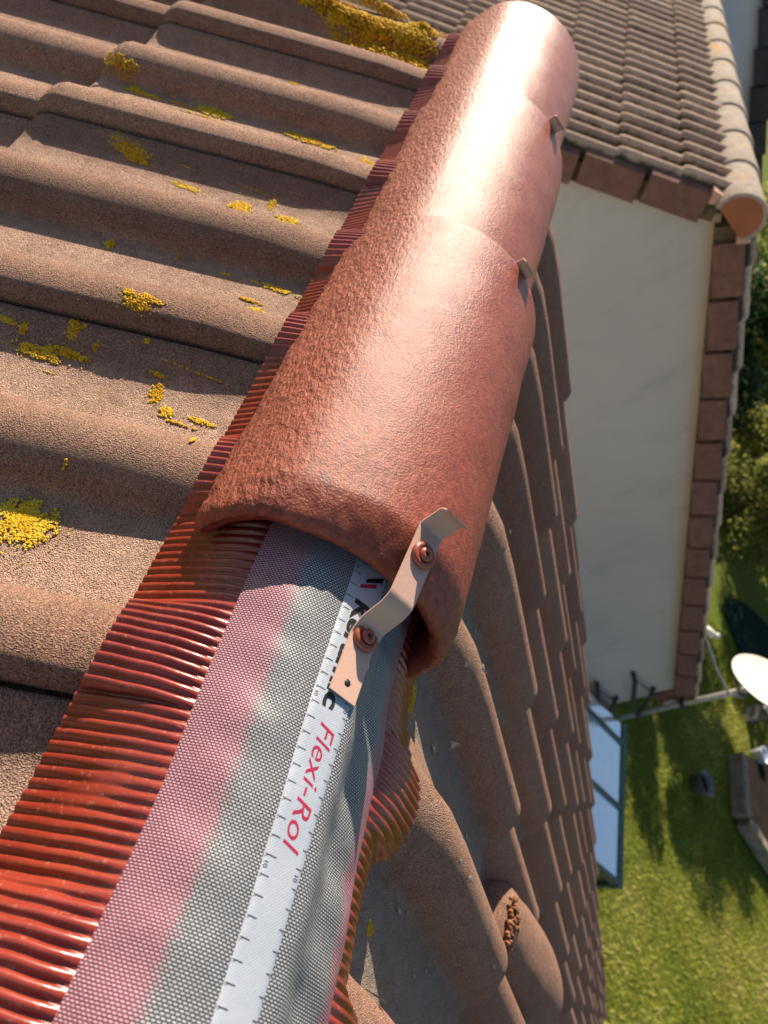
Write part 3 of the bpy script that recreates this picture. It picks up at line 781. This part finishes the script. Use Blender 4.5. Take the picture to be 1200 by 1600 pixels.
# verge: soffit mortar + hooked verge tiles (one part each)
def verge(side, n):
    mb = MB(); 
    V = [wpt(side, dd, y, h) for dd in (.10, .36*n*.98) for y in (YW+.005, YW+.075) for h in (-.115, -.01)]
    mb.add(V, [(0, 1, 3, 2), (4, 6, 7, 5), (0, 4, 5, 1), (2, 3, 7, 6), (1, 5, 7, 3), (0, 2, 6, 4)])
    par(mb.build('verge_mortar', M_MORT), wing)
    for i in range(n):
        d0 = .165+.345*i+.012; d1 = d0+.345-.03; mb = MB(); hh = -.125; j = random.random()*.006
        pts = []
        lift0, lift1 = .004, .022
        V = []
        for (dd, lf) in ((d0, lift0), (d1, lift1)):
            V += [wpt(side, dd, YW-.035-j, hh+lf), wpt(side, dd, YW-.035-j, .028+lf), wpt(side, dd, YW+.04, .046+lf), wpt(side, dd, YW+.04, .030+lf), wpt(side, dd, YW-.010-j, .014+lf), wpt(side, dd, YW-.010-j, hh+lf)]
        Fc = [tuple(range(6))[::-1], tuple(range(6, 12))]+[(k, (k+1) % 6, 6+(k+1) % 6, 6+k) for k in range(6)]
        mb.add(V, Fc); par(mb.build('verge_tile', M_VERGE), wing)
verge(1, 13); verge(-1, 9)
# old ridge tiles: one part each, with bedding mortar below
def old_cap(y0, y1, r0, r1):
    mb = MB(); P = []; Q = []
    for (y, r_) in ((y0, r0), (y0+.02, r0+.003), ((y0+y1)/2, (r0+r1)/2), (y1, r1)):
        P.append([(WX+r_*math.cos(a), y, WZ-.02+r_*math.sin(a)) for a in [math.radians(-25+230*k/30) for k in range(31)]])
    mb.grid(P); P2 = [[(WX+(x-WX)*.86, y, WZ-.02+(z-WZ+.02)*.86) for x, y, z in rw] for rw in P]
    mb.grid(P2); mb.grid([P[0], P2[0]]); mb.grid([P[-1], P2[-1]])
    par(mb.build('ridge_tile', M_ROLD, smooth=True), wing)
y = YW-.10
for i in range(20): old_cap(y, y+.43, .130, .120); y += .405
mb = MB(); P = [[(WX+.112*math.cos(a), yy, WZ-.02+.112*math.sin(a)) for a in [math.radians(-25+230*k/30) for k in range(31)]] for yy in (YW-.098, YW-.06)]
mb.grid(P); mb.f.append(tuple(range(31))); mb.f.append(tuple(range(31, 62)))
dsc = mb.build('ridge_end_disc', M_DISC); par(dsc, wing)
mb = MB()
for side in (-1, 1):
    V = [wpt(side, dd, y, h) for dd in (.03, .150) for y in (YW-.05, 11.4) for h in (-.02, .075 if True else 0)]
    V = [wpt(side, .02, yy, .02) for yy in (YW-.05, 11.4)]+[wpt(side, .175, yy, .062) for yy in (YW-.05, 11.4)]+[wpt(side, .172, yy, -.01) for yy in (YW-.05, 11.4)]
    mb.add(V, [(0, 1, 3, 2), (2, 3, 5, 4), (0, 4, 5, 1), (0, 2, 4), (1, 5, 3)])
par(mb.build('ridge_mortar', M_MORTP), wing)
g = gutter(WE+.10, YW+.02, 8.4, -3.02, 'gutter', M_VERGE); par(g, wing)
mb = MB(); mb.box((WE-.02, YW+.03, -3.22), (WE+.16, YW+.10, -2.98), bev=.01); par(mb.build('box_end', M_VERGE), wing)
mb = MB(); mb.box((WE+.09, YW-.02, -3.18), (WE+.17, YW+.03, -3.06), bev=.01); par(mb.build('gutter_cap', M_PVC), wing)

# third house beyond
h3 = empty('house', (2.2, 8.6, GZ), 'far house with grey rendered gable and dark tiled verge behind the old ridge', 'house')
TW, TZ, TY = 1.75, .45, 8.3
def tpt(side, d_, y, h): return Vector((TW+side*d_*CP, y, TZ-d_*SP))+Vector((side*SP, 0, CP))*h
M_REND3 = m_simple('grey_lavender_render', (.66, .65, .66, 1), .9, (30, .01), .2, var=.06, vs=1)
M_SLATE = m_simple('dark_verge_slate', (.07, .06, .06, 1), .8, (40, .006), .2, var=.2, vs=8)
mb = MB(); xr = 6.5; zt = lambda x: TZ-.12-abs(x-TW)*math.tan(PITCH)
V = []
for (x, z) in ((-3.3, GZ), (-3.3, zt(-3.3)), (TW, zt(TW)), (xr, zt(xr)), (xr, GZ)): V += [(x, TY, z), (x, TY+5, z)]
mb.add(V, [(0, 2, 4, 6, 8), (1, 9, 7, 5, 3), (0, 1, 3, 2), (6, 7, 9, 8)]); par(mb.build('wall', M_REND3), h3)
mb = MB()
for side in (-1, 1):
    V = [tpt(side, dd, y, h) for dd in (0, 6.0) for y in (TY-.04, TY+5) for h in (-.1, .0)]
    mb.add(V, [(0, 1, 3, 2), (4, 6, 7, 5), (0, 4, 5, 1), (2, 3, 7, 6), (1, 5, 7, 3), (0, 2, 6, 4)])
par(mb.build('roof_slope', M_SLATE), h3)
for i in range(17):
    d0 = .1+.345*i; V = []
    for (dd, lf) in ((d0, .004), (d0+.325, .03)): V += [tpt(1, dd, TY-.10, -.16+lf), tpt(1, dd, TY-.10, .03+lf), tpt(1, dd, TY+.10, .05+lf), tpt(1, dd, TY+.10, .01+lf), tpt(1, dd, TY-.06, -.0+lf), tpt(1, dd, TY-.06, -.16+lf)]
    mb = MB(); mb.add(V, [tuple(range(6))[::-1], tuple(range(6, 12))]+[(k, (k+1) % 6, 6+(k+1) % 6, 6+k) for k in range(6)])
    par(mb.build('verge_tile', M_SLATE), h3)

# ------------------------------------------------------------------ mast, dish
mast = empty('satellite_dish', (5.64, YW-.02, -4.0), 'cream satellite dish on a grey galvanised mast beside the pale gable wall corner', 'satellite dish')
mb = MB(); mb.tube([(5.64, YW-.04, -4.35), (5.64, YW-.04, -1.75)], .026, 16); par(mb.build('mast', M_GALV, smooth=True), mast)
for z in (-3.62, -3.22):
    zz = z
    mb = MB(); mb.tube([(5.62, YW-.05, zz-.22), (5.42, YW-.05, zz-.14), (5.20, YW-.02, zz+.02), (5.12, YW+.05, zz+.05)], .022, 8)
    mb.tube([(5.62, YW-.05, zz-.22), (5.50, YW-.05, zz-.05), (5.42, YW+.05, zz+.08)], .020, 8)
    mb.tube([(5.16, YW+.0, zz+.04), (5.42, YW+.0, zz+.06)], .006, 6)
    par(mb.build('wall_bracket', M_IRON, smooth=True), mast)
for z in (-2.98, -2.42, -3.84, -3.44):
    mb = MB(); mb.box((5.60, YW-.085, z-.02), (5.68, YW+.0, z+.02), bev=.006); par(mb.build('clamp', M_IRON), mast)
def dish():
    nrm = Vector((-.48, .32, .82)).normalized(); cen = Vector((5.56, 3.26, -2.16))
    q = nrm.to_track_quat('Z', 'Y').to_matrix().to_4x4(); M = Matrix.Translation(cen) @ q
    mb = MB(); R0 = .34
    prof = [(.001, 0)]+[(R0*k/10, .07*(k/10)**2) for k in range(1, 11)]+[(R0+.006, .073), (R0+.006, .066), (R0, .060)]+[(R0*k/10, .07*(k/10)**2-.012) for k in range(9, 0, -1)]+[(.001, -.012)]
    mb.lathe(prof, M, 48); par(mb.build('reflector', M_DISH, smooth=True), mast)
    return M, nrm, cen
DM, dn_, dc_ = dish()
e0 = Vector((5.53, 3.25, -2.43)); 
lnb = Vector((4.98, 3.50, -2.36))
mb = MB(); mb.tube([e0+Vector((.06, 0, .05)), e0+Vector((-.02, .02, -.04)), e0.lerp(lnb, .45)+Vector((0, 0, -.05)), lnb+Vector((.02, 0, -.02)), lnb+Vector((-.06, -.0, -.01))], .012, 8)
par(mb.build('feed_arm', M_GALV, smooth=True), mast)
mb = MB(); M = Matrix.Translation(lnb+Vector((0, .03, .03))) @ (dc_-lnb).to_track_quat('Z', 'Y').to_matrix().to_4x4()
mb.lathe([(.001, -.06), (.030, -.06), (.034, -.02), (.034, .02), (.026, .035), (.001, .037)], M, 20); par(mb.build('receiver', M_DISH, smooth=True), mast)
mb = MB(); M = Matrix.Translation(lnb+Vector((.05, .02, .06))); mb.lathe([(.001, -.025), (.022, -.02), (.026, 0), (.02, .02), (.001, .026)], M, 16); par(mb.build('connector', M_PVC, smooth=True), mast)

# ------------------------------------------------------------------ conservatory
cons = empty('conservatory', (6.5, 1.4, GZ), 'lean-to greenhouse with pale blue glass roof and dark green frame on the lawn', 'conservatory')
def m_glass():
    t = NT('sky_reflecting_glass')
    base = t.mix(t.ramp(t.noise(1.2, 3, .6), (.4, 0.), (.65, 1.)), (.88, .94, .95, 1), (.95, .97, .97, 1))
    return t.out(base, .18, t.bump(t.noise(3, 2, .5), .02, .2), .9, .7, Alpha=.98)
M_GLASS = m_glass()
# roof corners: eave along x=CX1, slopes up towards the house
CX0, CX1, CY0, CY1, CZ = 4.05, 5.72, 1.83, 4.4, -3.68
zr = lambda x: CZ+(CX1-x)*.10
CYS = [1.83, 2.50, 3.17, 3.36-.02]
CYS = [1.83, 2.46, 3.09]
for (a, b) in zip([1.83, 2.48, 3.13], [2.48, 3.13, 3.33]):
    mb = MB(); V = [(CX0, a, zr(CX0)), (CX1, a, zr(CX1)), (CX1, b, zr(CX1)), (CX0, b, zr(CX0))]; V += [(x, y, z-.008) for x, y, z in V]
    mb.add(V, [(0, 1, 2, 3), (7, 6, 5, 4), (0, 4, 5, 1), (1, 5, 6, 2), (2, 6, 7, 3), (3, 7, 4, 0)]); par(mb.build('roof_pane', M_GLASS), cons)
for yb in (1.82, 2.48, 3.13):
    mb = MB(); V = [(x, yb+s_*.022, zr(x)+h) for x in (CX0, CX1+.02) for s_ in (-1, 1) for h in (-.05, .02)]
    mb.add(V, [(0, 1, 3, 2), (4, 6, 7, 5), (0, 4, 5, 1), (2, 3, 7, 6), (1, 5, 7, 3), (0, 2, 6, 4)]); par(mb.build('glazing_bar', M_GREENF), cons)
mb = MB(); mb.box((CX1-.01, 1.79, CZ-.09), (CX1+.07, 3.36, CZ+.015), bev=.01); par(mb.build('eaves_beam', M_GREENF), cons)
mb = MB()
for (x, y) in ((CX1, 1.82), (CX1, 2.48), (CX1, 3.13), (CX0+.1, 1.82), (4.95, 1.82)): mb.box((x-.03, y-.03, GZ), (x+.03, y+.03, zr(x)-.05))
mb.box((CX0+.1, 1.80, GZ), (CX1, 1.84, GZ+.5)); mb.box((CX1-.02, 1.84, GZ), (CX1+.02, 3.3, GZ+.5))
par(mb.build('frame', M_GREENF), cons)
def m_pane(): 
    t = NT('side_glass'); return t.out((.02, .05, .035, 1), .08, None, .6, Alpha=.75)
M_PANE = m_pane()
for (lo, hi) in (((CX0+.13, 1.815, GZ+.5), (4.92, 1.825, CZ-.03)), ((4.98, 1.815, GZ+.5), (CX1-.03, 1.825, CZ-.05)), ((CX1-.005, 1.85, GZ+.5), (CX1+.005, 2.45, CZ-.09)), ((CX1-.005, 2.51, GZ+.5), (CX1+.005, 3.10, CZ-.09))):
    mb = MB(); mb.box(lo, hi); par(mb.build('side_pane', M_PANE), cons)

# ------------------------------------------------------------------ ground, lawn
def m_grass():
    t = NT('lawn')
    n_ = t.noise(.55, 4, .6); f_ = t.noise(30, 5, .75)
    base = t.mix(t.ramp(f_, (.3, 0.), (.7, 1.)), (.07, .11, .012, 1), (.18, .21, .03, 1))
    base = t.mix(t.ramp(n_, (.45, 0.), (.68, .7)), base, (.15, .14, .04, 1))
    return t.out(base, .95, t.bump(f_, .05, .8), .1)
M_GRASS = m_grass()
mb = MB(); mb.add([(-300, -300, GZ-.02), (300, -300, GZ-.02), (300, 300, GZ-.02), (-300, 300, GZ-.02)], [(0, 1, 2, 3)])
tag(mb.build('ground', M_GRASS), kind='structure')
def translucent(t, base, f):
    m_ = t.out(base, .6, None, .3); tr = t.n('BsdfTranslucent'); t.put(tr.inputs[0], base); mx = t.n('MixShader'); mx.inputs[0].default_value = f
    t.put(mx.inputs[1], t.b.outputs[0]); t.put(mx.inputs[2], tr.outputs[0]); t.put(t.t.nodes['Material Output'].inputs[0], mx.outputs[0]); return m_
def m_blade():
    t = NT('grass_blades'); a = t.attr('tint').outputs['Fac']
    base = t.ramp(a, (0., (.09, .15, .010, 1)), (.5, (.30, .33, .035, 1)), (.85, (.46, .44, .08, 1)), (1., (.60, .52, .20, 1)))
    return translucent(t, base, .4)
N = 120000
gx = np.random.uniform(5.2, 16, N); gy = np.random.uniform(.2, 9, N); dist = gx
hh = np.random.uniform(.02, .05, N)*(.7+.6*np.array([noise.noise((float(a)*1.2, float(b)*1.2, 0))+.5 for a, b in zip(gx, gy)])); an = np.random.uniform(0, 6.283, N); wd = np.random.uniform(.006, .014, N)
lx, ly = np.random.normal(0, .03, N), np.random.normal(0, .03, N)
Vv = np.zeros((N, 3, 3)); Vv[:, 0] = np.stack([gx-np.cos(an)*wd, gy-np.sin(an)*wd, np.full(N, GZ-.02)], 1)
Vv[:, 1] = np.stack([gx+np.cos(an)*wd, gy+np.sin(an)*wd, np.full(N, GZ-.02)], 1); Vv[:, 2] = np.stack([gx+lx, gy+ly, GZ-.02+np.abs(hh)], 1)
me = bpy.data.meshes.new('lawn_grass'); me.vertices.add(3*N); me.vertices.foreach_set('co', Vv.ravel()); me.loops.add(3*N); me.loops.foreach_set('vertex_index', np.arange(3*N))
me.polygons.add(N); me.polygons.foreach_set('loop_start', np.arange(0, 3*N, 3)); me.polygons.foreach_set('loop_total', np.full(N, 3)); me.update()
tn = np.array([noise.noise((float(a)*.5, float(b)*.5, 4))+.5*noise.noise((float(a)*2.5, float(b)*2.5, 7)) for a, b in zip(gx, gy)])
tn = np.clip(.45+.6*tn+np.random.normal(0, .16, N), 0, 1)
at = me.attributes.new('tint', 'FLOAT', 'POINT'); at.data.foreach_set('value', np.repeat(tn, 3)); me.materials.append(m_blade())
go = bpy.data.objects.new('lawn_grass', me); col.objects.link(go); tag(go, 'mown green lawn grass below the roof', 'grass', kind='stuff')

# ------------------------------------------------------------------ trees and shrubs
def m_leaf(name, stops):
    t = NT(name); a = t.attr('tint').outputs['Fac']
    base = t.ramp(a, *stops)
    return translucent(t, base, .6)
M_LEAF = m_leaf('olive_leaves', ((0., (.07, .11, .02, 1)), (.5, (.24, .26, .06, 1)), (.85, (.46, .42, .12, 1)), (1., (.60, .50, .06, 1))))
M_LEAFD = m_leaf('dark_leaves', ((0., (.012, .030, .012, 1)), (.6, (.035, .070, .022, 1)), (1., (.09, .12, .04, 1))))
M_BARK = m_simple('bark', (.10, .075, .05, 1), .95, (30, .02))
def tree_mesh(seed, h, rad, nleaf, ls, mat, zb=.12):
    rg = np.random.RandomState(seed)
    # clumps
    nc = 34; cl = []
    while len(cl) < nc:
        p = rg.uniform(-1, 1, 3)
        if np.linalg.norm(p) < 1: cl.append((p[0]*rad*.8, p[1]*rad*.8, h*(zb+(1-zb)*(p[2]*.5+.5)*.92)))
    cl = np.array(cl); cr = rg.uniform(.16, .34, nc)*rad*1.15; ct = rg.uniform(.1, .9, nc)
    idx = rg.randint(0, nc, nleaf); dirs = rg.normal(size=(nleaf, 3)); dirs /= np.linalg.norm(dirs, axis=1)[:, None]
    rr = rg.uniform(.35, 1.08, nleaf)**.7
    P = cl[idx]+dirs*(cr[idx]*rr)[:, None]*np.array([1, 1, .8])
    ok = P[:, 2] > .08; P = P[ok]; idx = idx[ok]; n = len(P)
    a = rg.normal(size=(n, 3)); a /= np.linalg.norm(a, axis=1)[:, None]; b = np.cross(a, rg.normal(size=(n, 3))); b /= np.linalg.norm(b, axis=1)[:, None]
    s_ = ls*rg.uniform(.6, 1.3, n)[:, None]
    V = np.stack([P-a*s_, P+b*s_*.5, P+a*s_, P-b*s_*.5], 1)
    T = np.clip(ct[idx]*.6+rg.normal(.2, .15, n), 0, 1)
    me = bpy.data.meshes.new('crown'); me.vertices.add(4*n); me.vertices.foreach_set('co', V.ravel()); me.loops.add(4*n); me.loops.foreach_set('vertex_index', np.arange(4*n))
    me.polygons.add(n); me.polygons.foreach_set('loop_start', np.arange(0, 4*n, 4)); me.polygons.foreach_set('loop_total', np.full(n, 4)); me.update()
    at = me.attributes.new('tint', 'FLOAT', 'POINT'); at.data.foreach_set('value', np.repeat(T, 4)); me.materials.append(mat)
    mb = MB(); mb.tube([(0, 0, 0), (.03*h, 0, h*.25), (.01*h, .02*h, h*.55), (0, 0, h*.85)], [.035*h, .026*h, .016*h, .006*h], 8)
    for k in range(9):
        c_ = cl[rg.randint(nc)]; z0 = h*rg.uniform(.15, .5); mb.tube([(0.02*h, 0, z0), (c_[0]*.5, c_[1]*.5, (z0+c_[2])/2), tuple(c_)], [.013*h, .009*h, .003*h], 6)
    return me, mb
def tree(name, loc, seed, h, rad, nleaf, ls, mat, label, cat, group):
    root = empty(name, loc, label, cat, group); me, mb = tree_mesh(seed, h, rad, nleaf, ls, mat)
    c_ = bpy.data.objects.new('crown', me); col.objects.link(c_); c_.parent = root
    mb.build('trunk', M_BARK, root, smooth=True); return root
G1 = 'trees and shrubs along the garden edge'
tree('shrub', (9.5, 10.0, GZ), 3, 3.7, 1.75, 40000, .045, M_LEAF, 'olive green shrub with yellow tips just right of the brown verge', 'shrub', G1)
tree('shrub', (7.1, 11.0, GZ), 14, 4.0, 1.6, 22000, .06, M_LEAFD, 'dark green shrub on the lawn close behind the gable end', 'shrub', G1)
tree('shrub', (12.2, 13.0, GZ), 4, 5.6, 2.4, 24000, .065, M_LEAFD, 'deep green shrub in shade behind the yellow tipped one', 'shrub', G1)
tree('tree', (12.6, 17.6, GZ), 5, 4.4, 3.0, 30000, .075, M_LEAF, 'grey green leafy tree beside the upper end of the brown verge', 'tree', G1)
tree('tree', (19, 32, GZ), 6, 6.8, 5, 20000, .16, M_LEAF, 'distant light green tree beyond the far house verge', 'tree', G1)
tree('tree', (22, 19, GZ), 7, 7.0, 5, 22000, .13, M_LEAFD, 'tall dark tree at the right hand edge behind the garden', 'tree', G1)
tree('tree', (33, 60, GZ), 8, 9, 9, 14000, .3, M_LEAFD, 'distant dark tree at the top right hand corner', 'tree', G1)
tree('shrub', (16.6, 9.0, GZ), 9, 3.6, 2.2, 18000, .06, M_LEAFD, 'dark shrub beside the satellite dish above the garden border', 'shrub', G1)
tree('tree', (40, 36, GZ), 11, 9, 8, 12000, .3, M_LEAFD, 'broad dark tree far right of the garden', 'tree', G1)

# flat matte dark teal patch between shrub and border
def ell(name, cx, cy, rx, ry, z, mat):
    mb = MB(); n = 40; V = [(cx, cy, z+.012)]+[(cx+rx*math.cos(2*math.pi*k/n)*(1+.16*math.sin(6*math.pi*k/n+1)+.08*math.sin(10*math.pi*k/n)), cy+ry*math.sin(2*math.pi*k/n), z) for k in range(n)]
    mb.add(V, [(0, 1+k, 1+(k+1) % n) for k in range(n)]); return mb.build(name, mat)
M_TEAL = m_simple('dark_teal_matte', (.004, .022, .016, 1), .8, (6, .01), .1)
tag(ell('teal_patch', 13.6, 9.3, 1.7, 1.2, GZ+.03, M_TEAL), kind='structure')

# timber edged bed
M_SLEEP = m_simple('silvered_sleeper_wood', (.30, .25, .18, 1), .9, (30, .01), .2, var=.25, vs=6)
M_SOIL = m_simple('dark_soil', (.03, .024, .018, 1), 1, (25, .04), .1, var=.3, vs=8)
bed = empty('raised_bed', (12.6, 5.6, GZ), 'timber edged planting bed with dark soil at the edge of the lawn', 'raised bed')
def beam(a, b, wd_, ht, mat, name, parent):
    a, b = Vector(a), Vector(b); L = (b-a).length; ang = math.atan2(b.y-a.y, b.x-a.x)
    M = Matrix.Translation(a) @ Matrix.Rotation(ang, 4, 'Z'); mb = MB(); mb.box((0, -wd_/2, 0), (L, wd_/2, ht), M, bev=.015)
    return par(mb.build(name, mat), parent)
beam((11.75, 6.35, GZ), (11.72, 5.25, GZ), .17, .26, M_SLEEP, 'sleeper', bed)
beam((11.80, 5.20, GZ), (12.75, 4.80, GZ), .17, .25, M_SLEEP, 'sleeper', bed)
beam((12.80, 4.80, GZ), (14.2, 4.9, GZ), .17, .25, M_SLEEP, 'sleeper', bed)
mb = MB(); mb.add([(11.8, 5.2, GZ+.12), (12.8, 4.85, GZ+.12), (14.2, 4.95, GZ+.12), (14.2, 7.2, GZ+.12), (11.85, 6.4, GZ+.12)], [(0, 1, 2, 3, 4)]); par(mb.build('soil', M_SOIL), bed)
# small things in the garden
def pot(loc, r0, h, mat, label, name, cat, sx=1.0, rot=0, fill=None):
    root = empty(name, loc, label, cat)
    M = Matrix.Rotation(rot, 4, 'Z') @ Matrix.Diagonal((sx, 1, 1, 1))
    mb = MB(); mb.lathe([(.001, 0), (r0*.78, 0), (r0, h*.95), (r0*1.06, h), (r0*.95, h*.98), (r0*.72, h*.12), (.001, h*.12)], M, 24); mb.build('tub', mat, root, smooth=True)
    if fill: mb = MB(); mb.lathe([(.001, h*.75), (r0*.5, h*.72), (r0*.88, h*.6)], M, 20); mb.build('contents', fill, root, smooth=True)
    return root
M_GREY = m_simple('grey_plastic', (.16, .17, .16, 1), .5); M_PALEB = m_simple('pale_blue_plastic', (.50, .55, .66, 1), .4, var=.03)
pot((10.53, 5.25, GZ), .19, .22, M_GREY, 'oval grey tub of dark earth lying alone on the shaded lawn', 'garden_tub', 'tub', 1.0, 0, M_SOIL)
pot((12.55, 6.72, GZ), .15, .26, M_PALEB, 'pale blue round bucket at the corner of the planting bed', 'bucket', 'bucket')
bench = empty('garden_bench', (12.9, 7.5, GZ), 'low slatted garden bench in the shade below the satellite dish', 'bench')
for k in range(3): beam((12.3, 7.78-.13*k, GZ+.42), (13.5, 7.28-.13*k, GZ+.42), .10, .03, M_PALEB if k == 0 else M_GREY, 'slat', bench)
for (x, y) in ((12.5, 7.55), (13.3, 7.2)): mb = MB(); mb.box((x-.04, y-.14, GZ), (x+.04, y+.14, GZ+.415)); par(mb.build('leg', M_GREY), bench)
